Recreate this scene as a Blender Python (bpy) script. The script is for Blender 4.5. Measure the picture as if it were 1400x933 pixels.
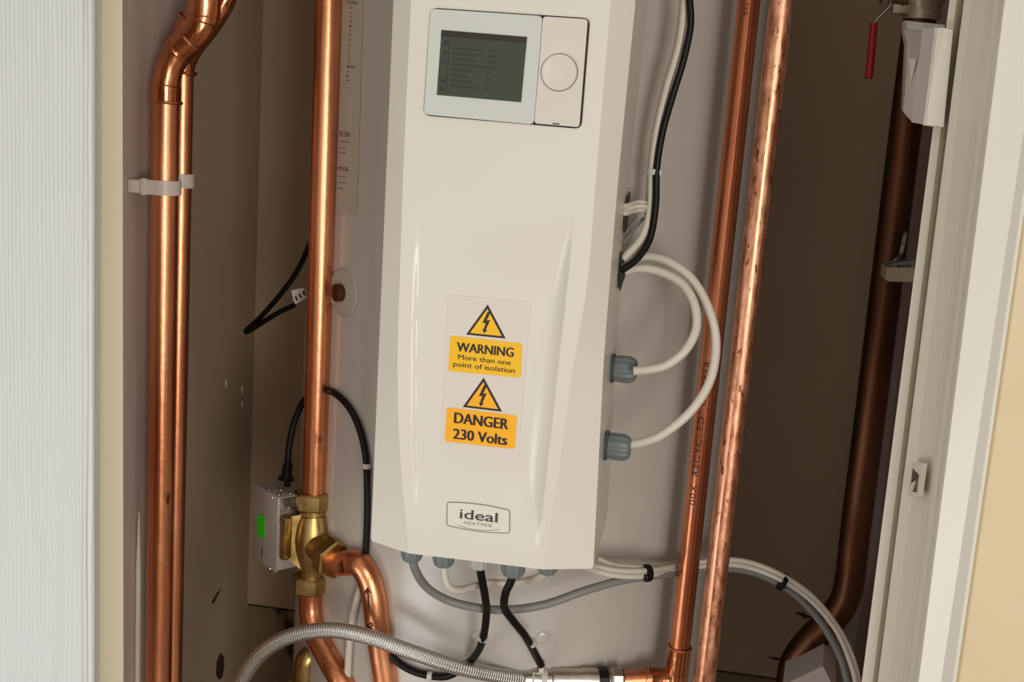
import bpy, bmesh, math, random
from mathutils import Vector, Matrix
random.seed(7)
for o in list(bpy.data.objects): bpy.data.objects.remove(o)
S = bpy.context.scene
COL = S.collection
# ------------------------------------------------------------------ camera
F_PX, YAW, PITCH, ROLL = 1600.0, math.radians(9.3), math.radians(10.85), math.radians(3.95)
CAM = Vector((0, 0, 1.40))
fw = Vector((-math.sin(YAW)*math.cos(PITCH), math.cos(YAW)*math.cos(PITCH), -math.sin(PITCH)))
r0 = Vector((math.cos(YAW), math.sin(YAW), 0)); u0 = r0.cross(fw)
RC = r0*math.cos(ROLL) + u0*math.sin(ROLL); UC = -r0*math.sin(ROLL) + u0*math.cos(ROLL)
cd = bpy.data.cameras.new('camera'); cam = bpy.data.objects.new('camera', cd); COL.objects.link(cam)
cd.sensor_width = 36; cd.lens = F_PX/1400*36; cd.clip_start = 0.05; cd.clip_end = 50
cam.matrix_world = Matrix(((RC.x, UC.x, -fw.x, CAM.x), (RC.y, UC.y, -fw.y, CAM.y), (RC.z, UC.z, -fw.z, CAM.z), (0, 0, 0, 1)))
S.camera = cam
# ------------------------------------------------------------------ world, light, exposure
S.view_settings.view_transform = 'Standard'; S.view_settings.look = 'None'
S.view_settings.gamma = 1; S.view_settings.use_curve_mapping = False
S.view_settings.exposure = -0.07
W = bpy.data.worlds.new('world'); S.world = W; W.use_nodes = True
bg = W.node_tree.nodes['Background']; bg.inputs[0].default_value = (1.0, 0.95, 0.87, 1); bg.inputs[1].default_value = 0.62
def area(name, loc, target, sx, sy, power, color):
    l = bpy.data.lights.new(name, 'AREA'); l.shape = 'RECTANGLE'; l.size = sx; l.size_y = sy; l.energy = power; l.color = color
    o = bpy.data.objects.new(name, l); COL.objects.link(o); o.location = loc
    o.rotation_euler = (Vector(target)-Vector(loc)).to_track_quat('-Z', 'Y').to_euler(); return o
area('window_daylight', (0.95, -1.4, 1.10), (-0.15, 1.1, 1.15), 0.6, 1.1, 29, (1.0, 0.96, 0.90))
area('low_window_daylight', (-1.35, -0.45, 0.28), (-0.70, 0.9, 0.72), 0.8, 0.8, 12, (0.96, 0.98, 1.0))

def at(px, py, Y):
    """point of the depth plane Y seen at photo pixel (px, py)"""
    d = fw + RC*((px-700)/F_PX) - UC*((py-466.5)/F_PX)
    return CAM + d*((Y-CAM.y)/d.y)

# ------------------------------------------------------------------ materials
def mat(name, col, rough=0.5, metal=0.0, coat=0.0, spec=0.5):
    m = bpy.data.materials.new(name); m.use_nodes = True
    b = m.node_tree.nodes['Principled BSDF']
    b.inputs['Base Color'].default_value = (*col, 1); b.inputs['Roughness'].default_value = rough
    b.inputs['Metallic'].default_value = metal; b.inputs['Coat Weight'].default_value = coat; b.inputs['Coat Roughness'].default_value = 0.16
    b.inputs['Specular IOR Level'].default_value = spec
    return m
def lin(r, g, b):
    f = lambda c: (c/255/12.92) if c <= 10 else ((c/255+0.055)/1.055)**2.4
    return (f(r), f(g), f(b))
def noise_mix(m, c1, c2, scale=(5, 5, 5), lo=0.35, hi=0.65, detail=6, ns=1.0, bump=0.0, dist=0.002, rough=None, third=None):
    nt = m.node_tree; N = nt.nodes; L = nt.links; b = N['Principled BSDF']
    tc = N.new('ShaderNodeTexCoord'); mp = N.new('ShaderNodeMapping'); mp.inputs['Scale'].default_value = scale
    L.new(tc.outputs['Object'], mp.inputs[0])
    n = N.new('ShaderNodeTexNoise'); n.inputs['Scale'].default_value = ns; n.inputs['Detail'].default_value = detail
    L.new(mp.outputs[0], n.inputs['Vector'])
    cr = N.new('ShaderNodeValToRGB'); cr.color_ramp.elements[0].position = lo; cr.color_ramp.elements[1].position = hi
    cr.color_ramp.elements[0].color = (*c1, 1); cr.color_ramp.elements[1].color = (*c2, 1)
    L.new(n.outputs['Fac'], cr.inputs[0])
    out = cr.outputs[0]
    if third:   # speckles of tarnish: (colour, scale, threshold)
        n2 = N.new('ShaderNodeTexNoise'); n2.inputs['Scale'].default_value = third[1]; n2.inputs['Detail'].default_value = 3
        mp2 = N.new('ShaderNodeMapping'); mp2.inputs['Scale'].default_value = (1, 1, 0.35)
        L.new(tc.outputs['Object'], mp2.inputs[0]); L.new(mp2.outputs[0], n2.inputs['Vector'])
        c2r = N.new('ShaderNodeValToRGB'); c2r.color_ramp.elements[0].position = third[2]; c2r.color_ramp.elements[1].position = third[2]+0.05
        L.new(n2.outputs['Fac'], c2r.inputs[0])
        mx = N.new('ShaderNodeMix'); mx.data_type = 'RGBA'
        L.new(c2r.outputs[0], mx.inputs[0]); L.new(out, mx.inputs[6]); mx.inputs[7].default_value = (*third[0], 1)
        out = mx.outputs[2]
    L.new(out, b.inputs['Base Color'])
    if rough:
        rr = N.new('ShaderNodeMapRange'); rr.inputs['To Min'].default_value = rough[0]; rr.inputs['To Max'].default_value = rough[1]
        rr.inputs['From Min'].default_value = 0.3; rr.inputs['From Max'].default_value = 0.7
        L.new(n.outputs['Fac'], rr.inputs[0]); L.new(rr.outputs[0], b.inputs['Roughness'])
    if bump:
        bp = N.new('ShaderNodeBump'); bp.inputs['Strength'].default_value = bump; bp.inputs['Distance'].default_value = dist
        L.new(n.outputs['Fac'], bp.inputs['Height']); L.new(bp.outputs[0], b.inputs['Normal'])
    return m
M = {}
COP1, COP2, COP3 = (0.62, 0.215, 0.095), (0.92, 0.42, 0.23), (0.24, 0.075, 0.04)
def copper(name, c1, c2, r, spots, streak=0.35, mott=(25, 25, 4)):
    """streaked drawn copper tube with mottled tarnish"""
    m = noise_mix(mat(name, c2, r[0], 1.0), c1, c2, mott, 0.3, 0.68, 8, 1.0, 0.0, 0.001, r, spots)
    nt = m.node_tree; N = nt.nodes; L = nt.links
    tc = N.new('ShaderNodeTexCoord'); mp = N.new('ShaderNodeMapping'); mp.inputs['Scale'].default_value = (330, 330, 5)
    n = N.new('ShaderNodeTexNoise'); n.inputs['Scale'].default_value = 1; n.inputs['Detail'].default_value = 3
    L.new(tc.outputs['Object'], mp.inputs[0]); L.new(mp.outputs[0], n.inputs['Vector'])
    n2 = N.new('ShaderNodeTexNoise'); n2.inputs['Scale'].default_value = 60; n2.inputs['Detail'].default_value = 4; L.new(tc.outputs['Object'], n2.inputs['Vector'])
    ad = N.new('ShaderNodeMath'); ad.operation = 'MULTIPLY_ADD'; L.new(n2.outputs['Fac'], ad.inputs[0]); ad.inputs[1].default_value = 1.6; L.new(n.outputs['Fac'], ad.inputs[2])
    b = N.new('ShaderNodeBump'); b.inputs['Strength'].default_value = streak; b.inputs['Distance'].default_value = 0.0006
    L.new(ad.outputs[0], b.inputs['Height']); L.new(b.outputs[0], N['Principled BSDF'].inputs['Normal'])
    return m
M['copper'] = copper('copper', COP1, COP2, (0.26, 0.42), (COP3, 60, 0.67))
M['copper_fitting'] = copper('copper_fitting', (0.52, 0.17, 0.07), (0.86, 0.37, 0.19), (0.13, 0.26), (COP3, 45, 0.68), 0.45, (40, 40, 40))
M['copper_red'] = copper('copper_red', (0.42, 0.12, 0.055), (0.80, 0.31, 0.16), (0.27, 0.42), (COP3, 60, 0.67))
M['copper_spotted'] = copper('copper_spotted', (0.50, 0.20, 0.11), (0.80, 0.40, 0.25), (0.28, 0.46), ((0.20, 0.07, 0.04), 260, 0.63), 0.6, (160, 160, 60))
M['copper_brown'] = noise_mix(mat('copper_brown', (0.2, 0.09, 0.04), 0.4, 1.0), (0.075, 0.032, 0.018), (0.19, 0.085, 0.042), (40, 40, 5), 0.3, 0.7, 5, 1.0, 0.15, 0.0006, (0.33, 0.5))
M['brass'] = noise_mix(mat('brass', (0.5, 0.33, 0.12), 0.35, 1.0), (0.38, 0.25, 0.09), (0.60, 0.42, 0.17), (60, 60, 60), 0.3, 0.7, 5, 1.0, 0.25, 0.0006, (0.28, 0.42))
M['brass_dark'] = noise_mix(mat('brass_dark', (0.3, 0.2, 0.09), 0.4, 1.0), (0.20, 0.14, 0.06), (0.36, 0.26, 0.12), (60, 60, 60), 0.3, 0.7, 5, 1.0, 0.3, 0.0006, (0.3, 0.45))
M['nickel'] = noise_mix(mat('nickel', (0.6, 0.56, 0.5), 0.3, 1.0), (0.42, 0.38, 0.32), (0.66, 0.62, 0.55), (50, 50, 50), 0.3, 0.7, 5, 1.0, 0.2, 0.0006, (0.22, 0.38))
M['steel'] = noise_mix(mat('steel', (0.5, 0.47, 0.44), 0.42, 0.35), (0.40, 0.37, 0.35), (0.52, 0.49, 0.46), (40, 40, 6), 0.3, 0.7, 4, 1.0, 0.1, 0.0006, (0.36, 0.5), ((0.10, 0.075, 0.05), 80, 0.71))
M['zinc_dark'] = noise_mix(mat('zinc_dark', (0.3, 0.28, 0.26), 0.4, 1.0), (0.16, 0.14, 0.12), (0.42, 0.38, 0.34), (90, 90, 90), 0.4, 0.65, 5, 1.0, 0.3, 0.001, (0.3, 0.5))
M['casing'] = noise_mix(mat('casing', lin(221, 215, 202), 0.42, 0, 0.40), lin(219, 213, 201), lin(224, 218, 206), (3, 3, 3), 0.3, 0.7)
M['casing_trim'] = mat('casing_trim', lin(217, 209, 198), 0.35)
M['bezel'] = mat('bezel', lin(204, 208, 200), 0.28, 0, 0.3)
M['dark_gap'] = mat('dark_gap', lin(28, 22, 22), 0.6)
M['screen'] = mat('screen', lin(58, 64, 50), 0.22, 0, 0.3)
M['screen_bar'] = mat('screen_bar', lin(48, 40, 34), 0.3)
M['screen_ink'] = mat('screen_ink', lin(42, 44, 35), 0.4)
M['tank'] = noise_mix(mat('tank', lin(188, 181, 172), 0.30, 0.0, 0.2), lin(182, 175, 166), lin(192, 185, 177), (2, 2, 1.5), 0.3, 0.7)
M['tank_label'] = mat('tank_label', lin(180, 171, 158), 0.5)
M['faded_ink'] = mat('faded_ink', lin(88, 76, 68), 0.6)
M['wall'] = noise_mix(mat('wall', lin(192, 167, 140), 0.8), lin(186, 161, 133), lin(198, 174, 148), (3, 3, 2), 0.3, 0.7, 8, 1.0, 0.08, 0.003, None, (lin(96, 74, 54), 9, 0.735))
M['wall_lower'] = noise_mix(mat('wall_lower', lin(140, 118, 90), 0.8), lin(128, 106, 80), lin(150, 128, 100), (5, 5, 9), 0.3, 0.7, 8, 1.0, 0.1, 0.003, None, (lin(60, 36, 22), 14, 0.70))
M['wall_pale'] = noise_mix(mat('wall_pale', lin(188, 170, 160), 0.6), lin(170, 150, 140), lin(200, 184, 174), (14, 14, 2), 0.3, 0.7, 6, 1.0, 0.15, 0.003)
M['cream'] = noise_mix(mat('cream', lin(238, 226, 198), 0.6), lin(234, 221, 190), lin(242, 231, 206), (6, 6, 1), 0.3, 0.7, 6, 1.0, 0.05, 0.002)
M['cream_wall'] = noise_mix(mat('cream_wall', lin(216, 198, 162), 0.7), lin(213, 194, 157), lin(220, 203, 168), (5, 5, 5), 0.3, 0.7, 6, 1.0, 0.05, 0.002)
M['gloss_white'] = noise_mix(mat('gloss_white', lin(226, 218, 202), 0.38, 0, 0.15), lin(221, 213, 196), lin(231, 224, 210), (18, 18, 1.2), 0.3, 0.7, 6, 1.0, 0.12, 0.002)
M['gloss_pale'] = noise_mix(mat('gloss_pale', lin(226, 222, 210), 0.38, 0, 0.15), lin(221, 217, 204), lin(231, 228, 217), (8, 8, 1.2), 0.3, 0.7, 6, 1.0, 0.05, 0.002)
M['plastic_white'] = mat('plastic_white', lin(208, 196, 188), 0.4)
M['cable_white'] = mat('cable_white', lin(212, 204, 190), 0.42)
M['cable_grey'] = mat('cable_grey', lin(128, 128, 124), 0.5)
M['cable_black'] = mat('cable_black', lin(14, 12, 12), 0.45, spec=0.25)
M['gland_grey'] = mat('gland_grey', lin(112, 122, 122), 0.42)
M['gland_dark'] = mat('gland_dark', lin(72, 82, 82), 0.5)
M['gland_pale'] = mat('gland_pale', lin(178, 178, 170), 0.42)
M['tie_clear'] = mat('tie_clear', lin(200, 196, 192), 0.3)
M['yellow'] = mat('yellow', lin(244, 190, 20), 0.4)
M['orange_yellow'] = mat('orange_yellow', lin(250, 178, 22), 0.4)
M['ink'] = mat('ink', lin(38, 18, 18), 0.5)
M['ink_logo'] = mat('ink_logo', lin(62, 58, 56), 0.5)
M['ink_line'] = mat('ink_line', lin(128, 122, 114), 0.5)
M['sticker_clear'] = mat('sticker_clear', lin(222, 213, 203), 0.28)
M['badge'] = mat('badge', lin(224, 218, 206), 0.3)
M['marker'] = mat('marker', lin(48, 18, 30), 0.5)
M['green'] = mat('green', lin(60, 205, 20), 0.4)
M['red'] = mat('red', lin(170, 22, 26), 0.4)
M['stain'] = mat('stain', lin(60, 40, 26), 0.9)
M['beige_block'] = mat('beige_block', lin(176, 160, 136), 0.6)
M['verdigris'] = noise_mix(mat('verdigris', lin(90, 96, 84), 0.8), lin(60, 58, 50), lin(150, 160, 146), (90, 90, 90), 0.4, 0.6)
M['paper'] = mat('paper', lin(208, 198, 192), 0.6)
M['floor'] = noise_mix(mat('floor', lin(120, 104, 84), 0.8), lin(104, 88, 70), lin(130, 112, 92), (4, 4, 4))
# embossed wood grain for the door
m = mat('door_grain', lin(213, 216, 214), 0.42); nt = m.node_tree; N = nt.nodes; L = nt.links
tc = N.new('ShaderNodeTexCoord'); mp = N.new('ShaderNodeMapping'); mp.inputs['Scale'].default_value = (1, 1, 0.10)
n0 = N.new('ShaderNodeTexWave'); n0.bands_direction = 'X'; n0.inputs['Scale'].default_value = 82; n0.inputs['Distortion'].default_value = 4.0
n0.inputs['Detail'].default_value = 2.0; n0.inputs['Detail Scale'].default_value = 0.8
L.new(tc.outputs['Object'], mp.inputs[0]); L.new(mp.outputs[0], n0.inputs['Vector'])
bp = N.new('ShaderNodeBump'); bp.inputs['Strength'].default_value = 0.6; bp.inputs['Distance'].default_value = 0.0010
L.new(n0.outputs['Fac'], bp.inputs['Height']); L.new(bp.outputs[0], N['Principled BSDF'].inputs['Normal'])
M['door_grain'] = m
# braided steel, woven along the hose's own UVs
m = mat('braid', (0.62, 0.60, 0.56), 0.33, 1.0); nt = m.node_tree; N = nt.nodes; L = nt.links
uv = N.new('ShaderNodeUVMap'); sp = N.new('ShaderNodeSeparateXYZ'); L.new(uv.outputs[0], sp.inputs[0])
def mth(op, a, b=None, c=None):
    q = N.new('ShaderNodeMath'); q.operation = op
    for i, v in enumerate((a, b, c)):
        if v is None: continue
        if isinstance(v, (int, float)): q.inputs[i].default_value = v
        else: L.new(v, q.inputs[i])
    return q.outputs[0]
au = mth('MULTIPLY', sp.outputs[0], math.pi*2*190); av = mth('MULTIPLY', sp.outputs[1], math.pi*2*14)
w1 = mth('SINE', mth('ADD', au, av)); w2 = mth('SINE', mth('SUBTRACT', au, av))
h = mth('ADD', mth('MULTIPLY', w1, w2), 0.0)
cr = N.new('ShaderNodeValToRGB'); cr.color_ramp.elements[0].position = 0.0; cr.color_ramp.elements[1].position = 1.0
cr.color_ramp.elements[0].color = (0.22, 0.20, 0.18, 1); cr.color_ramp.elements[1].color = (0.92, 0.90, 0.85, 1)
L.new(mth('MULTIPLY_ADD', h, 0.5, 0.5), cr.inputs[0]); L.new(cr.outputs[0], N['Principled BSDF'].inputs['Base Color'])
bp = N.new('ShaderNodeBump'); bp.inputs['Strength'].default_value = 0.45; bp.inputs['Distance'].default_value = 0.0008
L.new(h, bp.inputs['Height']); L.new(bp.outputs[0], N['Principled BSDF'].inputs['Normal'])
M['braid'] = m
M['valve_metal'] = noise_mix(mat('valve_metal', (0.5, 0.4, 0.3), 0.4, 0.7), (0.42, 0.34, 0.25), (0.62, 0.52, 0.40), (60, 60, 60), 0.3, 0.7, 5, 1.0, 0.2, 0.0006, (0.3, 0.45))

# ------------------------------------------------------------------ object helpers
WORLD = {}
def obj(name, bm, m, parent=None, smooth=True, angle=35, kind=None):
    me = bpy.data.meshes.new(name)
    c = Vector((0, 0, 0))
    if bm.verts:
        mn = Vector([min(v.co[i] for v in bm.verts) for i in range(3)]); mx = Vector([max(v.co[i] for v in bm.verts) for i in range(3)])
        c = (mn+mx)/2
    for v in bm.verts: v.co -= c
    bm.to_mesh(me); bm.free()
    me.materials.append(M[m])
    if smooth:
        me.polygons.foreach_set('use_smooth', [True]*len(me.polygons)); me.set_sharp_from_angle(angle=math.radians(angle))
    o = bpy.data.objects.new(name, me); COL.objects.link(o); WORLD[o.name] = c
    if parent: o.parent = parent; o.location = c-WORLD[parent.name]
    else: o.location = c
    if kind: o['kind'] = kind
    return o
def thing(name, loc, label, cat, group=None):
    o = bpy.data.objects.new(name, None); COL.objects.link(o); o.location = loc; WORLD[o.name] = Vector(loc); o.empty_display_size = 0.03
    return tag(o, label, cat, group)
def tag(o, label, cat=None, group=None):
    o['label'] = label
    if cat: o['category'] = cat
    if group: o['group'] = group
    return o
def prism(bm, poly, d):
    """closed polygon (list of Vector) extruded by d (Vector, or list of Vector per vertex)"""
    ds = d if isinstance(d, list) else [d]*len(poly)
    a = [bm.verts.new(p) for p in poly]; b = [bm.verts.new(p+q) for p, q in zip(poly, ds)]
    n = len(a)
    fs = [bm.faces.new(a), bm.faces.new(b[::-1])]
    for i in range(n): fs.append(bm.faces.new((a[i], b[i], b[(i+1) % n], a[(i+1) % n])))
    bmesh.ops.recalc_face_normals(bm, faces=fs)
    return bm
def box(bm, c, s, rotz=0, bevel=0):
    r = bmesh.ops.create_cube(bm, size=1, matrix=Matrix.Translation(c) @ Matrix.Rotation(rotz, 4, 'Z') @ Matrix.Diagonal((*s, 1)))
    if bevel:
        es = list({e for v in r['verts'] for e in v.link_edges})
        bmesh.ops.bevel(bm, geom=es, offset=bevel, segments=2, affect='EDGES', profile=0.5)
    return bm
def frame_of(t):
    t = t.normalized(); a = Vector((0, 0, 1)) if abs(t.z) < 0.9 else Vector((1, 0, 0))
    x = t.cross(a).normalized(); return x, x.cross(t).normalized()
def catmull(P, sub=8):
    out = []
    Q = [P[0]*2-P[1]] + list(P) + [P[-1]*2-P[-2]]
    for i in range(1, len(Q)-2):
        p0, p1, p2, p3 = Q[i-1], Q[i], Q[i+1], Q[i+2]
        for k in range(sub):
            t = k/sub
            out.append(0.5*((2*p1)+(-p0+p2)*t+(2*p0-5*p1+4*p2-p3)*t*t+(-p0+3*p1-3*p2+p3)*t**3))
    out.append(Q[-2].copy()); return out
def tube(pts, r, seg=16, sub=8, smooth=True, bm=None, uv=False, flat=1.0):
    bm = bm or bmesh.new()
    P = catmull(pts, sub) if smooth and len(pts) > 2 else list(pts)
    n = len(P); x = None; rings = []; Ls = [0]
    for i in range(1, n): Ls.append(Ls[-1]+(P[i]-P[i-1]).length)
    uvl = bm.loops.layers.uv.verify() if uv else None
    for i, p in enumerate(P):
        t = (P[min(i+1, n-1)]-P[max(i-1, 0)]).normalized()
        if x is None: x, y = frame_of(t)
        else:
            x = (x-t*x.dot(t)).normalized()
        y = t.cross(x)
        rr = r(i/(n-1)) if callable(r) else r
        rings.append([bm.verts.new(p+x*math.cos(a)*rr+y*math.sin(a)*rr*flat) for a in [2*math.pi*k/seg for k in range(seg)]])
    for i in range(n-1):
        for k in range(seg):
            f = bm.faces.new((rings[i][k], rings[i][(k+1) % seg], rings[i+1][(k+1) % seg], rings[i+1][k]))
            if uv:
                for lp, (uu, vv) in zip(f.loops, ((i, k), (i, k+1), (i+1, k+1), (i+1, k))): lp[uvl].uv = (Ls[uu], vv/seg)
    bm.faces.new(rings[0][::-1]); bm.faces.new(rings[-1])
    return bm
def lathe(p0, d, prof, seg=32, bm=None, ribs=0, ribd=0.0, phase=0.0):
    """profile [(distance along d, radius)] turned about the axis p0 + t*d"""
    bm = bm or bmesh.new(); d = d.normalized(); x, y = frame_of(d); rings = []
    for t, r in prof:
        ring = []
        for k in range(seg):
            a = 2*math.pi*k/seg+phase
            rr = r-(ribd if (ribs and r > 0.004 and (k*ribs*2//seg) % 2) else 0)
            ring.append(bm.verts.new(p0+d*t+(x*math.cos(a)+y*math.sin(a))*max(rr, 1e-5)))
        rings.append(ring)
    for i in range(len(rings)-1):
        for k in range(seg): bm.faces.new((rings[i][k], rings[i][(k+1) % seg], rings[i+1][(k+1) % seg], rings[i+1][k]))
    bm.faces.new(rings[0][::-1]); bm.faces.new(rings[-1]); bmesh.ops.recalc_face_normals(bm, faces=bm.faces[:])
    return bm
def torus(c, d, R, r, seg=36, s2=10, bm=None):
    bm = bm or bmesh.new(); d = d.normalized(); x, y = frame_of(d); g = []
    for i in range(seg):
        a = 2*math.pi*i/seg; e = x*math.cos(a)+y*math.sin(a)
        g.append([bm.verts.new(c+e*(R+r*math.cos(b))+d*r*math.sin(b)) for b in [2*math.pi*k/s2 for k in range(s2)]])
    for i in range(seg):
        for k in range(s2): bm.faces.new((g[i][k], g[(i+1) % seg][k], g[(i+1) % seg][(k+1) % s2], g[i][(k+1) % s2]))
    bmesh.ops.recalc_face_normals(bm, faces=bm.faces[:]); return bm
def vline(x0, x933, Y, z0=0.0, z1=2.3):
    """a near-vertical line seen at x0 in row 0 and x933 in row 933, carried from z0 to z1"""
    a, b = at(x0, 0, Y), at(x933, 933, Y); d = (b-a)/(b.z-a.z)
    return a+d*(z0-a.z), a+d*(z1-a.z)
def vprofile(name, pts, m, parent=None, z0=0.0, z1=2.3, kind='structure', smooth=False):
    L_ = [vline(*p, z0=z0, z1=z1) for p in pts]
    return obj(name, prism(bmesh.new(), [a for a, b in L_], [b-a for a, b in L_]), m, parent, smooth=smooth, kind=kind)
def plain(name, x0, x1, y0, y1, z0, z1, m, kind='structure'):
    return obj(name, box(bmesh.new(), Vector(((x0+x1)/2, (y0+y1)/2, (z0+z1)/2)), (x1-x0, y1-y0, z1-z0)), m, None, smooth=False, kind=kind)
def text2d(s, bold=0.0, spacing=1.0, res=3):
    cu = bpy.data.curves.new('t', 'FONT'); cu.body = s; cu.size = 1; cu.offset = bold; cu.space_character = spacing; cu.resolution_u = res
    cu.fill_mode = 'FRONT'
    o = bpy.data.objects.new('t', cu); me = bpy.data.meshes.new_from_object(o)
    V = [(v.co.x, v.co.y) for v in me.vertices]; Fc = [tuple(p.vertices) for p in me.polygons]
    bpy.data.objects.remove(o); bpy.data.curves.remove(cu); bpy.data.meshes.remove(me)
    x0 = min(v[0] for v in V); x1 = max(v[0] for v in V); 
    return [(v[0]-x0, v[1]) for v in V], Fc, x1-x0
def put_text(bm, s, fn, width, height=None, bold=0.0, spacing=1.0, origin=(0, 0)):
    """text whose 2D frame (0..width, cap height) is mapped by fn(x, y) onto a surface"""
    V, Fc, w = text2d(s, bold, spacing); k = width/w; ky = (height/0.72) if height else k
    vs = [bm.verts.new(fn(origin[0]+x*k, origin[1]+y*ky)) for x, y in V]
    for f in Fc:
        try: bm.faces.new([vs[i] for i in f])
        except ValueError: pass

# ------------------------------------------------------------------ the setting
YB = 1.70
XL = at(348, 466, YB).x; XR = at(1200, 466, YB).x
XN = at(168, 250, 1.12).x
zj = at(370, 831, YB).z
plain('floor', -3.5, 3.0, -3.0, YB+0.1, -0.05, 0.0, 'floor')
plain('ceiling', XL-0.1, XR+0.1, 0.95, YB+0.1, 2.3, 2.35, 'wall')
plain('wall_left', XL-0.08, XL, 1.0, YB+0.05, 0, 2.3, 'wall')
plain('wall_right', XR, XR+0.08, 1.0, YB+0.05, 0, 2.3, 'wall_pale')
plain('wall_back', XL, XR, YB, YB+0.05, zj+0.0015, 2.3, 'wall')
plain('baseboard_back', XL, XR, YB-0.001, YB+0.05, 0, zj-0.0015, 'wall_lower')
plain('trim_1', XL, XN, 1.0, 1.27, 0, 2.3, 'wall_pale')          # nib of wall the left pipes are clipped to
# left frame and its wall
vprofile('trim_2', [(140, 136, 0.955), (167.3, 168.7, 0.955), (167.3, 168.7, 1.0), (60, 60, 1.0), (60, 60, 0.955)], 'cream')
plain('wall_front_left', -3.0, at(80, 466, 0.97).x, 0.975, 1.05, 0, 2.5, 'cream_wall')
# right frame: bead, groove, stop, lining, wall corner
zt = 2.3
vprofile('trim_3', [(1298, 1178, 1.020), (1308, 1193, 1.018), (1318, 1203, 1.030), (1400, 1290, 1.030), (1400, 1290, 1.06), (1298, 1178, 1.06)], 'gloss_white')
vprofile('trim_4', [(1318, 1200, 1.000), (1329, 1214, 0.997), (1333, 1218, 0.990), (1350, 1233, 0.975), (1354, 1238, 0.966), (1366, 1250, 0.950), (1470, 1350, 0.950), (1470, 1350, 1.028), (1320, 1202, 1.028)], 'gloss_white')
vprofile('trim_5', [(1366, 1248, 0.948), (1369, 1251, 0.930), (1374, 1256, 0.922), (1437, 1302, 0.905), (1442, 1307, 0.908), (1448, 1313, 0.948)], 'gloss_pale')
vprofile('wall_front_right', [(1441, 1307, 0.9125), (1446, 1312, 0.910), (3600, 3400, 0.910), (3600, 3400, 1.0), (1449, 1314, 1.0)], 'cream_wall', z1=2.5)
# open door leaf at the left
d1 = vprofile('door_1', [(-700, -700, 0.90), (113, 112, 0.90), (116, 117, 0.9015), (125, 127, 0.9045), (128.5, 128, 0.908), (131, 130, 0.912), (139, 136, 0.94), (-700, -700, 0.94)], 'door_grain', z0=0.01, z1=2.0)
# strike plate in the right frame
lp = thing('latch_plate', at(1257, 656, 0.972), 'small worn metal latch plate let into the right white door frame', 'latch plate')
q = [at(1252, 632, 0.985), at(1268, 634, 0.962), at(1262, 679, 0.962), at(1246, 677, 0.985)]
nrm = (q[1]-q[0]).cross(q[3]-q[0]).normalized(); nrm = nrm if nrm.y < 0 else -nrm
def quadplate(qq, n, t, inset=0.0): return prism(bmesh.new(), [p+n*inset for p in qq], n*t)
obj('plate', quadplate(q, nrm, 0.003, 0.0), 'gloss_white', lp, smooth=False)
q2 = [at(1253.5, 641, 0.982), at(1262.5, 650, 0.968), at(1259, 674, 0.968), at(1250, 672, 0.982)]
obj('keep_hole', quadplate(q2, nrm, 0.0036, 0.0), 'zinc_dark', lp, smooth=False)

# marks on the left wall
def on_left(px, py):
    d = fw+RC*((px-700)/F_PX)-UC*((py-466.5)/F_PX); return CAM+d*((XL-CAM.x)/d.x)
for nm, pts, mm, lb in (('knot_hole', [(301, 893), (305, 898), (306, 912), (303, 926), (299, 930), (295, 922), (296, 905)], 'stain', 'dark oval hole low in the left wall'),
                    ('wall_scrape', [(301, 806), (294, 820), (293, 824), (289, 826), (291, 820), (296, 812)], 'stain', 'thin dark scrape on left wall above the oval hole'),
                    ('plaster_chip', [(309, 519), (310.3, 526), (309, 531), (307.7, 526)], 'gloss_white', 'first of three tiny pale chips on left wall, furthest left'),
                    ('plaster_chip', [(331, 527), (332.3, 534), (331, 540), (329.8, 534)], 'gloss_white', 'upper right of three tiny pale chips on left wall'),
                    ('plaster_chip', [(331, 548), (332.2, 553), (331, 557), (329.9, 553)], 'gloss_white', 'lowest of three tiny pale chips on left wall'),):
    o = obj(nm, prism(bmesh.new(), [on_left(*p) for p in pts], Vector((0.0012, 0, 0))), mm, None, smooth=False)
    tag(o, lb, 'wall mark')

for pts, lb in (([(1086, 838), (1098, 838.5), (1104, 842), (1112, 845), (1100, 846), (1094, 842)], 'dark scuff on the back wall just above the grey and white cables'),
                ([(1049, 899), (1062, 900), (1074, 903), (1060, 903)], 'small dark scuff low on the back wall left of the brown pipe')):
    tag(obj('wall_scuff', prism(bmesh.new(), [at(x, y, YB-0.0011) for x, y in pts], Vector((0, 0.0011, 0))), 'stain', None, smooth=False), lb, 'wall mark')
# ------------------------------------------------------------------ hot water cylinder
YT = 1.40
def tangent_fit():
    a = at(418, 415, YT-0.06); b = at(1008, 415, YT-0.06)
    # silhouette directions from the camera in plan
    al = math.atan2(a.x, a.y); be = math.atan2(b.x, b.y); mid = (al+be)/2; half = (be-al)/2
    D = YT/math.cos(mid); return math.sin(mid)*D, D*math.sin(half)
TX, TR = tangent_fit()
print('tank', TX, TR, 'XL', XL, 'XR', XR, 'XN', XN)
TC = Vector((TX, YT, 0))
def on_tank(px, py, off=0.0):
    d = fw+RC*((px-700)/F_PX)-UC*((py-466.5)/F_PX)
    ox, oy = CAM.x-TC.x, CAM.y-TC.y; R = TR+off
    a = d.x*d.x+d.y*d.y; b = 2*(ox*d.x+oy*d.y); c = ox*ox+oy*oy-R*R
    t = (-b-math.sqrt(max(b*b-4*a*c, 0)))/(2*a); return CAM+d*t
def tank_n(p): v = Vector((p.x-TC.x, p.y-TC.y, 0)); return v.normalized()
tk = thing('hot_water_cylinder', (TX, YT, 0), 'large pale grey steel hot water cylinder behind the white control box', 'water tank')
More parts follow.
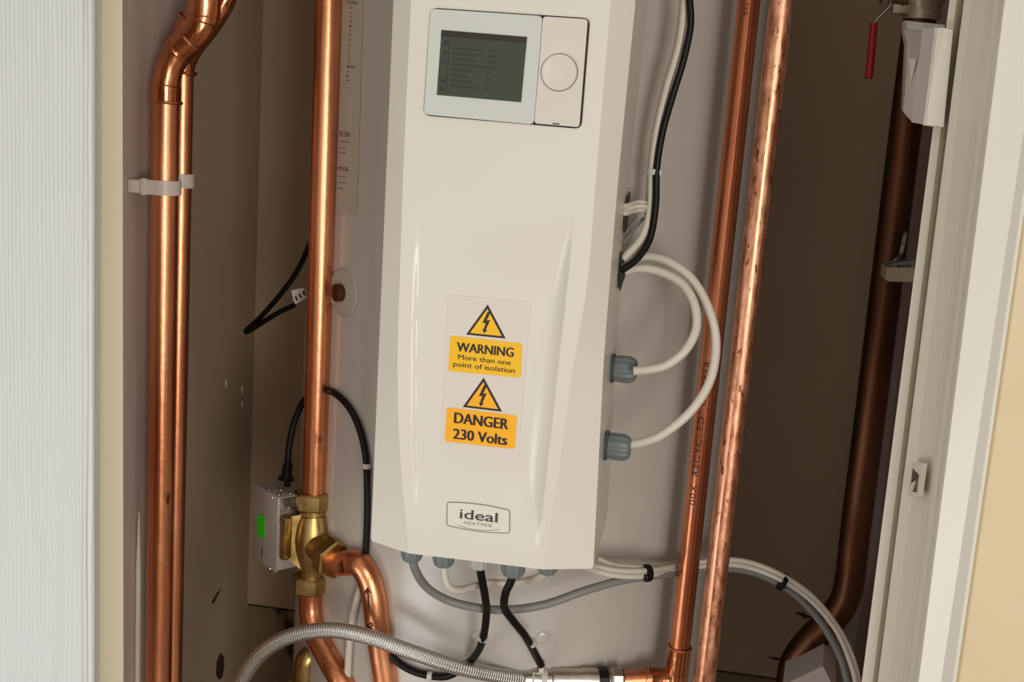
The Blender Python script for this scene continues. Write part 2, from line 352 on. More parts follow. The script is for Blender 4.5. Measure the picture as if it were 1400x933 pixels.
obj('shell', lathe(Vector((TX, YT, 0.02)), Vector((0, 0, 1)), [(0, TR-0.02), (0.0, TR-0.004), (0.004, TR), (0.60, TR), (0.6005, TR-0.001), (0.603, TR-0.001), (0.6035, TR), (2.0, TR), (2.03, TR-0.03)], 128), 'tank', tk, angle=50)
def tank_patch(px0, px1, py0, py1, off, sl=0.0, n=10):
    bm = bmesh.new(); g = []
    for j in range(n+1):
        y = py0+(py1-py0)*j/n; sh = -0.03*(y-py0)
        g.append([bm.verts.new(on_tank(px0+(px1-px0)*i/4+sh, y+sl*i, off)) for i in range(5)])
    for j in range(n):
        for i in range(4): bm.faces.new((g[j][i], g[j+1][i], g[j+1][i+1], g[j][i+1]))
    return bm
lb = obj('rating_label', tank_patch(468, 497, -10, 292, 0.0006), 'tank_label', tk)
bm = bmesh.new()
rng = random.Random(3)
def tline(px, py, s, w, h, rot=0):
    if rot: put_text(bm, s, lambda x, y: on_tank(px-0.03*x-y, py+x, 0.0011), w, h)
    else: put_text(bm, s, lambda x, y: on_tank(px+x+0.04*y, py+0.12*x-y, 0.0011), w, h)
for k in range(17): tline(479-k*0.35, 12+k*6.2, rng.choice(['5', '8', '1', '4', 'x', '0']), 2.6, 3)
tline(472, 4, 'CYLINDER', 17, 4); tline(477, 93, 'TANK', 8, 4)
tline(464, 186, 'PE 2209', 14, 7); tline(464, 194, 'capacity', 12, 2.5); tline(464, 203, 'litres', 9, 2.5); tline(464, 209, 'pressure', 9, 2.5)
tline(462, 233, 'INSTALLER', 14, 6); tline(462, 242, 'serviced', 11, 2.5); tline(462, 250, 'date due', 10, 2.5); tline(461, 258, 'name', 8, 2.5)
obj('lettering', bm, 'faded_ink', lb, smooth=False, kind='stuff')
pc = on_tank(470, 400); pn = tank_n(pc)
ph = obj('port_cover', lathe(pc-pn*0.002, pn, [(0, 0.0270), (0.002, 0.0270), (0.0040, 0.025), (0.0050, 0.018), (0.006, 0.012), (0.006, 0.0005)], 48), 'tank_label', tk)
obj('port_plug', lathe(pc, pn, [(0.0, 0.0095), (0.0105, 0.0095), (0.0115, 0.008), (0.0115, 0.0005)], 24), 'copper_brown', ph)
for px, py in ((655, 872), (742, 873)):
    p = on_tank(px, py); obj('adhesive_pad', lathe(p, tank_n(p), [(0, 0.0075), (0.0012, 0.0075), (0.0016, 0.0068), (0.0016, 0.0002)], 24), 'tank', tk)

# ------------------------------------------------------------------ control box
YF = 1.00
cb_o = at(660, 400, 1.08)
cb = thing('control_box', cb_o, 'tall white wall-mounted heat pump control box with display, dial and warning stickers', 'control box')
def XZ(px, py, Y=YF): p = at(px, py, Y); return (p.x, p.z)
def curve_of(pts, Y=YF):
    q = sorted([(XZ(a, b, Y)[1], XZ(a, b, Y)[0]) for a, b in pts])
    def f(z):
        if z <= q[0][0]: i = 0
        elif z >= q[-1][0]: i = len(q)-2
        else: i = max(k for k in range(len(q)-1) if q[k][0] <= z)
        def lin_at(z, i): return q[i][1]+(q[i+1][1]-q[i][1])*(z-q[i][0])/(q[i+1][0]-q[i][0])
        return lin_at(z, i)
    def g(z):
        h = 0.035; return sum(f(z+h*k/4) for k in range(-4, 5))/9 if len(q) > 2 else f(z)
    return g
YC = 1.018
outL = curve_of([(538, 0), (507, 740)], YC); inL = curve_of([(562, 0), (551, 240), (546, 400), (543, 500), (546, 620), (559, 757)])
inR = curve_of([(835, 0), (815, 240), (803, 400), (783, 500), (765, 640), (742, 779)]); outR = curve_of([(869, 0), (845, 245), (826, 480), (811, 778)], YC)
grL = curve_of([(570, 262), (563, 400), (561.5, 480), (562, 640), (567, 742)]); grR = curve_of([(788, 276), (766, 480), (752, 610), (736, 752)])
grS = curve_of([(783, 276), (754, 390), (730, 480), (711, 600), (714, 680), (726, 752)])
zg0, zg1 = XZ(570, 262)[1], XZ(640, 752)[1]
def sm(t): t = min(max(t, 0), 1); return t*t*(3-2*t)
def depth(x, z):
    if z > zg0 or z < zg1: return 0.0
    D = (0.0021+0.0100*min(max((x-grL(z))/(grR(z)-grL(z)), 0), 1))*sm((zg0-z)/0.088)*sm((z-zg1)/0.075)
    a = min(max((x-grL(z))/0.0046, 0), 1); s = grS(z); r = grR(z)
    b = 1-(1-min(max((r-x)/max(r-s, 0.003), 0), 1))**2 if x > s else 1.0
    return D*a*b
bL = at(559, 757, YF); bR = at(742, 779, YF); bl0 = at(507, 740, YC); br0 = at(811, 778, YC)
def zbot(x):
    if x < bL.x: t = (x-bl0.x)/(bL.x-bl0.x); return bl0.z+(bL.z-bl0.z)*t
    if x > bR.x: t = (x-bR.x)/(br0.x-bR.x); return bR.z+(br0.z-bR.z)*t
    t = (x-bL.x)/(bR.x-bL.x); return bL.z+(bR.z-bL.z)*t
ZTOP = at(700, 0, YF).z+0.16
bm = bmesh.new(); NX, NZ = 150, 190; grid = []
YBK = 1.165
for j in range(NZ+1):
    tz = j/NZ; row = []
    zn = bL.z+(ZTOP-bL.z)*tz
    xs = [(outL(zn), YC)] + [(inL(zn)+(inR(zn)-inL(zn))*i/NX, None) for i in range(NX+1)] + [(outR(zn), YC)]
    for x, yy in xs:
        zb = zbot(x); z = zb+(ZTOP-zb)*tz
        row.append(bm.verts.new((x, yy if yy else YF+depth(x, z), z)))
    x = outL(zn); row.insert(0, bm.verts.new((x+0.004, YBK, bl0.z+0.004+(ZTOP-bl0.z)*tz)))
    x = outR(zn); row.append(bm.verts.new((x-0.001, YBK, br0.z+0.004+(ZTOP-br0.z)*tz)))
    grid.append(row)
for j in range(NZ):
    for i in range(len(grid[0])-1): bm.faces.new((grid[j][i], grid[j][i+1], grid[j+1][i+1], grid[j+1][i]))
nL = len(grid[0])
bm.faces.new([grid[NZ][i] for i in range(nL)])
b2 = []   # recessed bottom plate
for i in range(nL):
    v = grid[0][i].co; b2.append(bm.verts.new((v.x, v.y+(0.0025 if 0 < i < nL-1 else 0), v.z+0.002)))
for i in range(nL-1): bm.faces.new((grid[0][i+1], grid[0][i], b2[i], b2[i+1]))
bm.faces.new(b2[::-1])
bmesh.ops.bevel(bm, geom=[e for e in bm.edges if (abs(e.verts[0].co.y-YC) < 1e-6 and abs(e.verts[1].co.y-YC) < 1e-6 and e.verts[0].co.z != e.verts[1].co.z and abs(e.verts[0].co.x-e.verts[1].co.x) < 0.004)], offset=0.0018, segments=3, affect='EDGES')
bmesh.ops.recalc_face_normals(bm, faces=bm.faces[:])
obj('cover', bm, 'casing', cb, angle=22)
def onf(px, py, off=0.0):
    p = at(px, py, YF)
    for _ in range(2): p = at(px, py, YF+depth(p.x, p.z))
    return p-Vector((0, off, 0))
def px_poly(pts, off, t, n_corner=0):
    return prism(bmesh.new(), [onf(x, y, off) for x, y in pts], Vector((0, -t, 0)))
def rrect(c4, r, n=5):
    """rounded quad in pixels: corners TL, TR, BR, BL"""
    out = []
    for i in range(4):
        c = Vector(c4[i]); a = Vector(c4[i-1]); b = Vector(c4[(i+1) % 4])
        da = (a-c).normalized(); db = (b-c).normalized()
        p0 = c+da*r; p1 = c+db*r
        for k in range(n+1):
            t = k/n; q = p0*(1-t)**2+c*2*t*(1-t)+p1*t*t; out.append((q.x, q.y))
    return out
def strip(bm, pts, w, off, closed=True):
    """thin line of width w px following pts"""
    n = len(pts); ring = []
    for i in range(n):
        a = Vector(pts[i-1] if closed or i else pts[0]); b = Vector(pts[(i+1) % n] if closed or i < n-1 else pts[-1])
        t = (b-a).normalized() if (b-a).length > 1e-6 else Vector((1, 0)); nn = Vector((-t.y, t.x))*w/2; c = Vector(pts[i])
        ring.append((bm.verts.new(onf(c.x+nn.x, c.y+nn.y, off)), bm.verts.new(onf(c.x-nn.x, c.y-nn.y, off))))
    for i in range(n if closed else n-1):
        a, b = ring[i], ring[(i+1) % n]; bm.faces.new((a[0], a[1], b[1], b[0]))
    return bm
# display unit
du = obj('display_unit', px_poly(rrect([(589, 10.5), (807, 25), (795, 176.5), (579, 158)], 10), -0.001, 0.0014), 'dark_gap', cb, smooth=False)
obj('display_bezel', px_poly(rrect([(590, 12.4), (742.5, 22.4), (730.5, 170.3), (580.6, 156.5)], 7), 0.0004, 0.0028), 'bezel', du, angle=50)
obj('dial_plate', px_poly(rrect([(743.2, 22.8), (804, 26.8), (792.4, 174), (731.2, 168.8)], 5), 0.0004, 0.0026), 'casing_trim', du, angle=50)
sc = obj('screen', px_poly([(605, 41.5), (721.5, 51), (713.5, 140), (598.5, 130)], 0.0033, 0.0004), 'screen', du, smooth=False)
obj('title_bar', px_poly([(605, 41.5), (721.5, 51), (720.8, 59), (604.2, 50)], 0.0038, 0.0002), 'screen_bar', du, smooth=False)
bm = bmesh.new()
def ft(bm, s, px, py, w, h, slope, bold=0.0, sp=1.0, off=0.0006, lean=0.055):
    k = bold*h*1.5 if h > 5 else 0        # heavier strokes: the same line set again a hair to the side
    for q in ((-k, 0, k) if k else (0,)): put_text(bm, s, lambda x, y: onf(px+q+x+lean*y, py+slope*x-y, off+q*0.00002), w, h, 0.0, sp)
for k, (s, w, v, w2) in enumerate((('Primary flow temp', 42, '27.0°', 11), ('HW tank temp', 34, '48.0°', 12), ('Cylinder temp', 31, '52.0°', 11), ('Outdoor water temp', 45, '6.0°', 13),
                        ('Compressor', 28, 'On', 6), ('HW pump', 22, 'On', 5), ('Heating valve', 29, '0°', 5), ('Heating output', 38, 'Off', 6))):
    ft(bm, s, 620.5-k*0.5, 67.5+k*7.35, w, 3.6, 0.078, 0.008, off=0.0041); ft(bm, v, 668.5-k*0.6, 71.8+k*7.35, w2, 3.6, 0.078, 0.008, off=0.0041)
ft(bm, 'HOME', 609, 49, 16, 3.4, 0.07, off=0.0041)
strip(bm, [(615.8, 55), (610.5, 128)], 0.6, 0.0041, closed=False)
for cx, cy, r in ((610.5, 58.5, 3.4), (609.6, 72, 2.2), (608, 84, 2.6), (606.5, 110, 3), (605.5, 121.5, 2.6)):
    bm.faces.new([bm.verts.new(onf(cx+a*r, cy+b*r, 0.0041)) for a, b in ((0, -1), (1, 0.4), (0.6, 1), (-0.6, 1), (-1, 0.4))])
obj('screen_text', bm, 'screen_ink', du, smooth=False)
dc = onf(765.3, 99.3, 0.003)
obj('dial', lathe(dc, Vector((0, -1, 0)), [(0, 0.0152), (0.0022, 0.0151), (0.0032, 0.0144), (0.0033, 0.0128), (0.0026, 0.0112), (0.0024, 0.0060), (0.0025, 0.0005)], 56), 'casing_trim', du)
obj('dial_gap', lathe(dc, Vector((0, -1, 0)), [(0, 0.0156), (0.0003, 0.0156), (0.0003, 0.0150)], 56), 'dark_gap', du)
obj('slot_mark', px_poly([(756.5, 168.2), (765.5, 169), (765.3, 170.6), (756.3, 169.8)], 0.0030, 0.0004), 'dark_gap', du, smooth=False)
# stickers
SLW = lambda y: 0.0734+7.8e-5*y
def sticker(name, label, tri, bolt_c, rect, rmat, lines):
    st = obj(name, px_poly(rrect(rect, 4), 0.0005, 0.0004), rmat, cb, smooth=False); tag(st, label)
    obj('triangle_border', px_poly(rrect(tri+[tri[2]], 3) if False else tri, 0.0005, 0.0003), 'ink', st, smooth=False)
    c = ((tri[0][0]+tri[1][0]+tri[2][0])/3, (tri[0][1]+tri[1][1]+tri[2][1])/3)
    inner = [(c[0]+(x-c[0])*0.80, c[1]+(y-c[1])*0.80) for x, y in tri]
    obj('triangle_field', px_poly(inner, 0.0009, 0.0002), rmat, st, smooth=False)
    bm = bmesh.new(); x, y = bolt_c
    B = [(2.5, -15), (-5, 1.5), (-0.3, 1), (-3.2, 10), (-5.3, 9), (-2.6, 15.5), (2.0, 10.6), (-0.3, 10.4), (5.8, -3.4), (0.8, -2.6), (6.2, -13.6)]
    bm.faces.new([bm.verts.new(onf(x+a, y+b+a*0.1, 0.0013)) for a, b in B])
    obj('lightning_bolt', bm, 'ink', st, smooth=False)
    bm = bmesh.new()
    for s, px, py, w, h, sl, bd in lines: ft(bm, s, px, py, w, h, sl, bd, off=0.0012)
    obj('lettering', bm, 'ink', st, smooth=False)
carrier = obj('sticker_backing', px_poly(rrect([(612, 403), (726, 413), (708, 628), (604, 606)], 2), 0.0002, 0.0002), 'sticker_clear', cb, smooth=False)
sticker('warning_sticker', 'yellow sticker reading WARNING with a lightning triangle above', [(667, 416.5), (691.5, 463), (637.5, 457.5)], (664.8, 440.5),
        [(616, 459), (714, 469.5), (712, 516.5), (613, 507)], 'yellow',
        [('WARNING', 625, 480, 77, 13, 0.105, 0.03), ('More than one', 626.5, 491, 72, 7, 0.115, 0.010), ('point of isolation', 620, 500.5, 84, 7, 0.115, 0.010)])
sticker('danger_sticker', 'orange-yellow sticker reading DANGER 230 Volts', [(661.5, 516.5), (686.5, 563), (633, 556.5)], (660, 540.5),
        [(611, 557), (706.8, 568.5), (704, 614), (608.5, 603.5)], 'orange_yellow',
        [('DANGER', 621.5, 578, 73, 15, 0.125, 0.035), ('230 Volts', 620, 599.5, 73, 14.5, 0.125, 0.035)])
# maker's badge
bq = rrect([(612, 687), (697, 698), (696.5, 728.5), (611, 718)], 3)
def bow(pts): return [(x, y+(-3.0 if y < 708 else 3.0)*(1-((x-654)/43)**2)) for x, y in pts]
def dens(pts, n=4):
    o_ = []
    for i in range(len(pts)):
        a, b = pts[i], pts[(i+1) % len(pts)]
        L_ = math.hypot(b[0]-a[0], b[1]-a[1]); k = max(1, int(L_/8))
        for j in range(k): o_.append((a[0]+(b[0]-a[0])*j/k, a[1]+(b[1]-a[1])*j/k))
    return o_
bq = bow(dens(bq))
bd = obj('badge', px_poly(bq, 0.0003, 0.0004), 'badge', cb, smooth=False)
bm = strip(bmesh.new(), bq, 1.1, 0.0009); strip(bm, [(626, 718), (640, 722.5), (655, 724.8), (670, 725.3), (683, 724)], 0.7, 0.0009, closed=False)
obj('badge_outline', bm, 'ink_line', bd, smooth=False)
bm = bmesh.new(); ft(bm, 'ideal', 629, 708.5, 51, 13.5, 0.115, 0.018, 1.0, off=0.0011)
obj('badge_lettering', bm, 'ink_logo', bd, smooth=False)
bm = bmesh.new(); ft(bm, 'HEATING', 634.5, 716.5, 38, 4.2, 0.11, 0.0, 1.25, off=0.0011)
obj('badge_small_lettering', bm, 'ink_line', bd, smooth=False)
# side slots (cut-outs in the right side, dark inside)
def side_pt(px, py, off=0.0):
    """point on the right side face of the box"""
    p = at(px, py, 1.08)
    for _ in range(6):
        X = outR(p.z)+off; d = fw+RC*((px-700)/F_PX)-UC*((py-466.5)/F_PX); p = CAM+d*((X-CAM.x)/d.x)
    return p
def side_slot(pts):
    P = []
    for px, py in pts:
        p = side_pt(px, py, 0.0006); p.y = min(p.y, 1.20); P.append(p)
    obj('cable_slot', prism(bmesh.new(), P, Vector((0.0012, 0, 0))), 'dark_gap', cb, smooth=False)
side_slot([(860.5, 262), (857, 270), (855, 285), (852.5, 316), (854.3, 319), (857, 305), (858.5, 285)])
side_slot([(850.5, 344), (848.5, 346), (845.3, 392), (847, 397), (850.5, 385), (853.5, 378)])

def gland(p, d, name='cable_gland', m='gland_grey', s=1.0, neck=0.003):
    d = d.normalized()
    o = obj(name, lathe(p, d, [(-neck*s, 0.010*s), (0.004*s, 0.010*s), (0.004*s, 0.0125*s), (0.0065*s, 0.0128*s), (0.0085*s, 0.0132*s), (0.018*s, 0.0132*s), (0.0225*s, 0.0112*s), (0.0245*s, 0.0085*s), (0.0245*s, 0.003*s)], 48, ribs=12, ribd=0.0007), m, cb, angle=25)
    obj('gland_flange', lathe(p, d, [(-0.0005, 0.0125*s), (0.0008, 0.0148*s), (0.0022*s, 0.0148*s), (0.0038*s, 0.0125*s), (0.0038*s, 0.006*s)], 12), 'gland_dark', o, smooth=False)
    return o
gA = side_pt(836, 503.5); gB = side_pt(827, 609)
gland(gA, Vector((1, -0.06, 0.02))); gland(gB, Vector((1, -0.06, 0.0)))
UN = Vector((0, 0, -1))
for px, py, mm, s in ((564, 741, 'gland_grey', 0.80), (607.5, 748, 'gland_grey', 0.80), (655.5, 752, 'gland_pale', 0.78), (703, 759, 'gland_grey', 0.88), (750, 761, 'gland_grey', 0.72)):
    gland(at(px, py, 1.045), UN, m=mm, s=s, neck=0.022)

# ------------------------------------------------------------------ copper pipes
def pipe_between(root, name, a, b, r, m, seg=40): return obj(name, tube([a, b], r, seg, smooth=False), m, root)
# left pair
lpA = thing('copper_pipe', at(223, 933, 1.15), 'thicker front copper pipe of the clipped pair at far left, with swept elbow on top', 'pipe')
a0, a1 = vline(228.3, 216.7, 1.15); a1 = at(226.5, 139, 1.15)
pipe_between(lpA, 'straight_pipe', a0, a1, 0.0140, 'copper')
rl = lambda t: 0.0152 if t < 0.34 else (0.0152-0.0012*min((t-0.34)/0.04, 1) if t < 0.80 else 0.0152)
obj('lower_elbow', tube([at(226.6, 142, 1.15), at(226.6, 128, 1.15), at(227.5, 113, 1.15), at(232, 93, 1.15), at(243, 72, 1.15), at(248, 66, 1.15)], rl, 36, 10), 'copper_fitting', lpA, angle=25)
ru = lambda t: 0.0155 if t < 0.25 else (0.0146 if t < 0.55 else 0.0158)
obj('upper_elbow', tube([at(243, 70, 1.15), at(258, 57, 1.15), at(271, 43, 1.15), at(278, 24, 1.15), at(280.5, 0, 1.15), at(283, -60, 1.15)], ru, 36, 10), 'copper_fitting', lpA, angle=25)
obj('collar', torus(at(226.6, 140, 1.15), Vector((0, 0, 1)), 0.0158, 0.0018), 'copper_fitting', lpA)
obj('collar', torus(at(244.5, 69, 1.15), at(258, 57, 1.15)-at(243, 70, 1.15), 0.0158, 0.0015), 'copper_fitting', lpA)
obj('collar', torus(at(278.5, 23, 1.15), Vector((0.05, 0, 1)), 0.0160, 0.0010), 'copper_fitting', lpA)
lpB = thing('copper_pipe', at(237, 933, 1.20), 'thinner rear copper pipe of the clipped pair, half hidden by the front one', 'pipe')
pipe_between(lpB, 'straight_pipe', vline(252.2, 235.3, 1.20)[0], at(250.5, 101, 1.20), 0.0110, 'copper')
obj('elbow', tube([at(250.5, 104, 1.20), at(251.5, 88, 1.20), at(262, 66, 1.20), at(285, 36, 1.20), at(303, 8, 1.20), at(309, -10, 1.20), at(312, -50, 1.20)], 0.0118, 32, 8), 'copper_fitting', lpB)
obj('collar', torus(at(250.8, 100, 1.20), Vector((0, 0, 1)), 0.0130, 0.0019), 'copper_fitting', lpB)
obj('branch_elbow', tube([at(242, 76, 1.215), at(247, 55, 1.215), at(255, 38, 1.215), at(268, 18, 1.215), at(275, -40, 1.215)], 0.0122, 28, 8), 'copper_fitting', lpB)
obj('collar', torus(at(259, 28, 1.212), at(268, 14, 1.21)-at(254, 36, 1.21), 0.0132, 0.0014), 'copper_fitting', lpB)
# double clip on the nib
cl = thing('pipe_clip', at(190, 250, 1.15), 'white plastic double pipe clip holding the two left copper pipes', 'pipe clip')
def clip_band(c, R, zc, h, m, side_len):
    bm = bmesh.new(); t = 0.0028; pts_o, pts_i = [], []
    for k in range(19):
        a = math.radians(-100+200*k/18); pts_o.append((c.x+math.cos(a)*(R+t), c.y+math.sin(a)*(R+t))); pts_i.append((c.x+math.cos(a)*R, c.y+math.sin(a)*R))
    pts_o = [(c.x-side_len, c.y-(R+t)*0.98)]+pts_o+[(c.x-side_len, c.y+(R+t)*0.98)]; pts_i = [(c.x-side_len, c.y-R*0.98)]+pts_i+[(c.x-side_len, c.y+R*0.98)]
    n = len(pts_o); V = [[bm.verts.new((x, y, z)) for x, y in P for z in (zc-h/2, zc+h/2)] for P in (pts_o, pts_i)]
    o_, i_ = V
    for k in range(n-1):
        bm.faces.new((o_[2*k], o_[2*k+2], o_[2*k+3], o_[2*k+1])); bm.faces.new((i_[2*k], i_[2*k+1], i_[2*k+3], i_[2*k+2]))
        bm.faces.new((o_[2*k+1], o_[2*k+3], i_[2*k+3], i_[2*k+1])); bm.faces.new((o_[2*k], i_[2*k], i_[2*k+2], o_[2*k+2]))
    for k in (0, n-1): bm.faces.new((o_[2*k], o_[2*k+1], i_[2*k+1], i_[2*k]))
    bmesh.ops.recalc_face_normals(bm, faces=bm.faces[:]); return bm
pcA = at(225.3, 256, 1.15); pcB = at(247.8, 247, 1.20)
obj('clip_ring', clip_band(pcA, 0.0142, pcA.z, 0.0150, 'plastic_white', pcA.x-XN-0.012), 'plastic_white', cl, angle=25)
obj('clip_ring', clip_band(pcB, 0.0112, pcB.z, 0.0150, 'plastic_white', pcB.x-XN-0.012), 'plastic_white', cl, angle=25)
bm = box(bmesh.new(), Vector((XN+0.006, 1.172, pcA.z)), (0.0115, 0.085, 0.0135), 0, 0.001)
obj('clip_base', bm, 'plastic_white', cl, angle=25)
bm = box(bmesh.new(), Vector((XN+0.016, 1.1335, pcA.z)), (0.006, 0.004, 0.0175), 0, 0.0008)
obj('clip_catch', bm, 'plastic_white', cl, angle=25)
# narrow white stripe against the nib, a tube thinner at its upper end
o = obj('white_stripe', tube([Vector((XN+0.004, at(186, 700, 1.15).y, 0))+Vector((0, 0.002, at(186, y, 1.15).z)) for y in (700, 780, 860, 960)], lambda t: 0.0006+0.0024*min(t*3, 1), 10), 'cable_white')
tag(o, 'thin white stripe running down beside the far left copper pipes', 'cable')
# main pipe, three way valve
YM = 1.21
mp_ = thing('copper_pipe', at(429, 700, YM), 'single upright copper pipe entering the top of the brass three-way valve', 'pipe')
pA = at(429.6, 676, YM); pT = at(448.8, 0, YM); pT2 = pT+(pT-pA)*0.35
pipe_between(mp_, 'straight_pipe', pA+(pA-pT)*0.03, pT2, 0.01375, 'copper')
vd = (pA-pT).normalized()
vv = thing('three_way_valve', at(427, 745, YM), 'brass three-way motorised valve with silver actuator and three hex nuts', 'valve')
def nut(p, d, L_, R, nm='compression_nut', m='brass', phase=0.85):
    return obj(nm, lathe(p, d, [(0, R*0.80), (0.0, R*0.90), (0.0018, R), (L_-0.0018, R), (L_, R*0.90), (L_, R*0.55)], 6, phase=phase), m, vv, smooth=False)
def on_axis(y, x): return at(x, y, YM)
c_top = on_axis(672, 428.6); c_bot = on_axis(808, 425.2); ax = (c_bot-c_top).normalized()
Ltot = (c_bot-c_top).length
nut(c_top, ax, 0.0195, 0.0225, phase=0.62); nut(c_bot-ax*0.0195, ax, 0.0195, 0.0225, phase=0.55)
bm = lathe(c_top+ax*0.0195, ax, [(0, 0.0150), (0.0022, 0.0150), (0.0024, 0.0158), (0.0042, 0.0158), (0.0044, 0.0150), (0.0070, 0.0150), (0.0072, 0.0170), (0.020, 0.0205), (0.034, 0.0225), (0.048, 0.0215), (Ltot-0.050, 0.0165), (Ltot-0.045, 0.0148), (Ltot-0.039, 0.0148)], 40)
obj('valve_body', bm, 'brass', vv, angle=40)
mid = (c_top+c_bot)/2+Vector((0, 0, 0.001))
pd = Vector((0.74, -0.66, -0.10)).normalized()
obj('side_port', lathe(mid+pd*0.004, pd, [(0, 0.018), (0.014, 0.0165), (0.018, 0.0150), (0.038, 0.0150)], 32), 'brass', vv, angle=40)
pn_ = mid+pd*0.036
nut(pn_, pd, 0.0190, 0.0230, phase=0.5)
# flat mounting plate with screws between body and actuator
ang = math.radians(-42)
ex = Vector((math.cos(ang), math.sin(ang), 0)); ey = Vector((-math.sin(ang), math.cos(ang), 0))
ca = at(379, 732, 1.185)     # nearest vertical edge of the housing
hh = (at(379, 682, 1.185)-at(378, 782, 1.185)).length
def obox(c, sx, sy, sz, bev=0.001, yaw=ang): return box(bmesh.new(), c, (sx, sy, sz), yaw, bev)
# housing: left face runs away to the left-back, right face to the right-back
W1, W2 = 0.054, 0.028
e1 = Vector((-math.cos(math.radians(40)), math.sin(math.radians(40)), 0)); e2 = Vector((math.sin(math.radians(40)), math.cos(math.radians(40)), 0))
hc = ca+e1*W1/2+e2*W2/2
ah = math.atan2(e2.y, e2.x)
hs = obj('actuator_housing', box(bmesh.new(), hc, (W2, W1, hh), ah, 0.0012), 'steel', vv, angle=30)
tag(hs, 'silver metal actuator housing with a green window')
obj('housing_lip', box(bmesh.new(), hc-e2*(W2/2)-Vector((0, 0, 0)), (0.0016, W1+0.002, hh+0.003), ah, 0.0006), 'steel', vv, angle=30)
def onhouse(px, py, off):
    d = fw+RC*((px-700)/F_PX)-UC*((py-466.5)/F_PX); n = -e2; p0 = ca+n*(0.001+off)
    return CAM+d*((p0-CAM).dot(n)/d.dot(n))
obj('green_window', prism(bmesh.new(), [onhouse(x, y, 0.0002) for x, y in ((351.5, 706), (356, 703.5), (362, 707), (362.3, 733), (358.5, 736), (352, 732))], -e2*0.0005), 'green', vv, smooth=False)
obj('housing_rivet', lathe(onhouse(354.5, 687.5, 0), -e2, [(0, 0.0016), (0.0006, 0.0014), (0.0006, 0.0001)], 12), 'copper_red', vv)
for px, py in ((372, 681), (369, 778)): obj('housing_screw', lathe(onhouse(px, py, 0), -e2, [(0, 0.0019), (0.0012, 0.0014), (0.0012, 0.0001)], 12), 'nickel', vv)
topc = Vector((hc.x, hc.y, ca.z+hh/2))
for a_, b_ in ((0.3, -0.25), (0.05, 0.1), (0.35, 0.2), (-0.1, -0.3)):
    obj('top_screw', lathe(topc+e2*W2*b_-e1*W1*a_, Vector((0, 0, 1)), [(0, 0.0026), (0.0014, 0.0022), (0.0014, 0.0001)], 14), 'zinc_dark', vv)
for dz in (0.020, 0.008): obj('side_bolt', lathe(ca+e2*0.014+e1*0.001+Vector((0, 0, hh/2-dz-0.006)), -e1, [(0, 0.0036), (0.003, 0.0036), (0.0038, 0.0024), (0.0038, 0.0002)], 6), 'zinc_dark', vv, smooth=False)
obj('side_bracket', box(bmesh.new(), ca+e2*0.016-e1*0.0012+Vector((0, 0, hh/2-0.016)), (0.028, 0.0022, 0.030), ah, 0.0006), 'zinc_dark', vv, angle=30)
# mounting plate of the valve body
mc = at(391, 736, 1.187)
pl = obj('mounting_plate', box(bmesh.new(), mc, (0.0095, 0.012, 0.050), math.radians(-15), 0.0025), 'brass', vv, angle=30)
obj('plate_web', prism(bmesh.new(), [at(392, 708, 1.190), at(412, 704, 1.196), at(414, 782, 1.196), at(402, 772, 1.192), at(392, 764, 1.190)], Vector((0, 0.02, 0))), 'brass', vv, smooth=False)
for py in (711, 762): obj('plate_screw', lathe(at(391.5, py, 1.180), Vector((0.1, -1, 0)), [(0, 0.0017), (0.0012, 0.0012), (0.0012, 0.0001)], 12), 'nickel', vv)
obj('centre_rib', tube([at(414, 708, 1.1955), at(413.5, 745, 1.1905), at(412, 780, 1.1955)], 0.0011, 10), 'brass', vv)
# copper leaving the valve
sb = thing('copper_bend', at(530, 933, 1.16), 'copper pipe bending down from the right port of the brass valve, arrow drawn on it', 'pipe')
bend = [pn_+pd*0.010, pn_+pd*0.024, at(490, 771, 1.155), at(504, 790, 1.152), at(512, 818, 1.150), at(516, 850, 1.150), at(522, 895, 1.15), at(528, 936, 1.15), at(538, 1040, 1.15), at(530, 1400, 1.15)]
obj('bent_pipe', tube(bend, 0.0139, 36, 8), 'copper', sb)
def mark(pts): return tube([at(x, y, 1.1355) for x, y in pts], 0.0007, 6, 3)
bm = mark([(504.5, 833), (503.5, 822), (501.5, 806)]); tube([at(x, y, 1.1355) for x, y in ((498, 813), (501.3, 805), (507, 811))], 0.0007, 6, smooth=False, bm=bm)
tube([at(x, y, 1.1355) for x, y in ((504, 861), (502.5, 855), (506.5, 852), (509, 857), (504, 858), (510, 862))], 0.0007, 6, smooth=False, bm=bm)
obj('marker_arrow', bm, 'marker', sb)
lp2 = thing('copper_bend', at(470, 933, YM), 'copper pipe below the brass valve, kinked down to the right behind the braided hose', 'pipe')
obj('bent_pipe', tube([c_bot-ax*0.006, c_bot+ax*0.012, at(425.5, 840, YM-0.002), at(430, 862, YM-0.008), at(441, 884, YM-0.018), at(454, 908, YM-0.03), at(470, 938, YM-0.04), at(505, 1020, YM-0.05), at(520, 1100, YM-0.05), at(516, 1400, YM-0.05)], 0.0139, 36, 8), 'copper', lp2)
be_ = thing('brass_elbow', at(416, 933, 1.235), 'tarnished brass elbow fitting low at the left, behind the kinked copper pipe', 'pipe fitting')
obj('elbow_body', tube([at(408, 1300, 1.235), at(412, 1000, 1.235), at(417, 925, 1.235), at(419, 905, 1.235), at(426, 897, 1.24), at(440, 896, 1.25)], 0.0138, 28, 8), 'brass', be_)
obj('elbow_flange', lathe(at(413, 927, 1.235), Vector((0, 0, -1)), [(0, 0.0135), (0.001, 0.0175), (0.012, 0.0175), (0.013, 0.014)], 8), 'brass', be_, smooth=False)
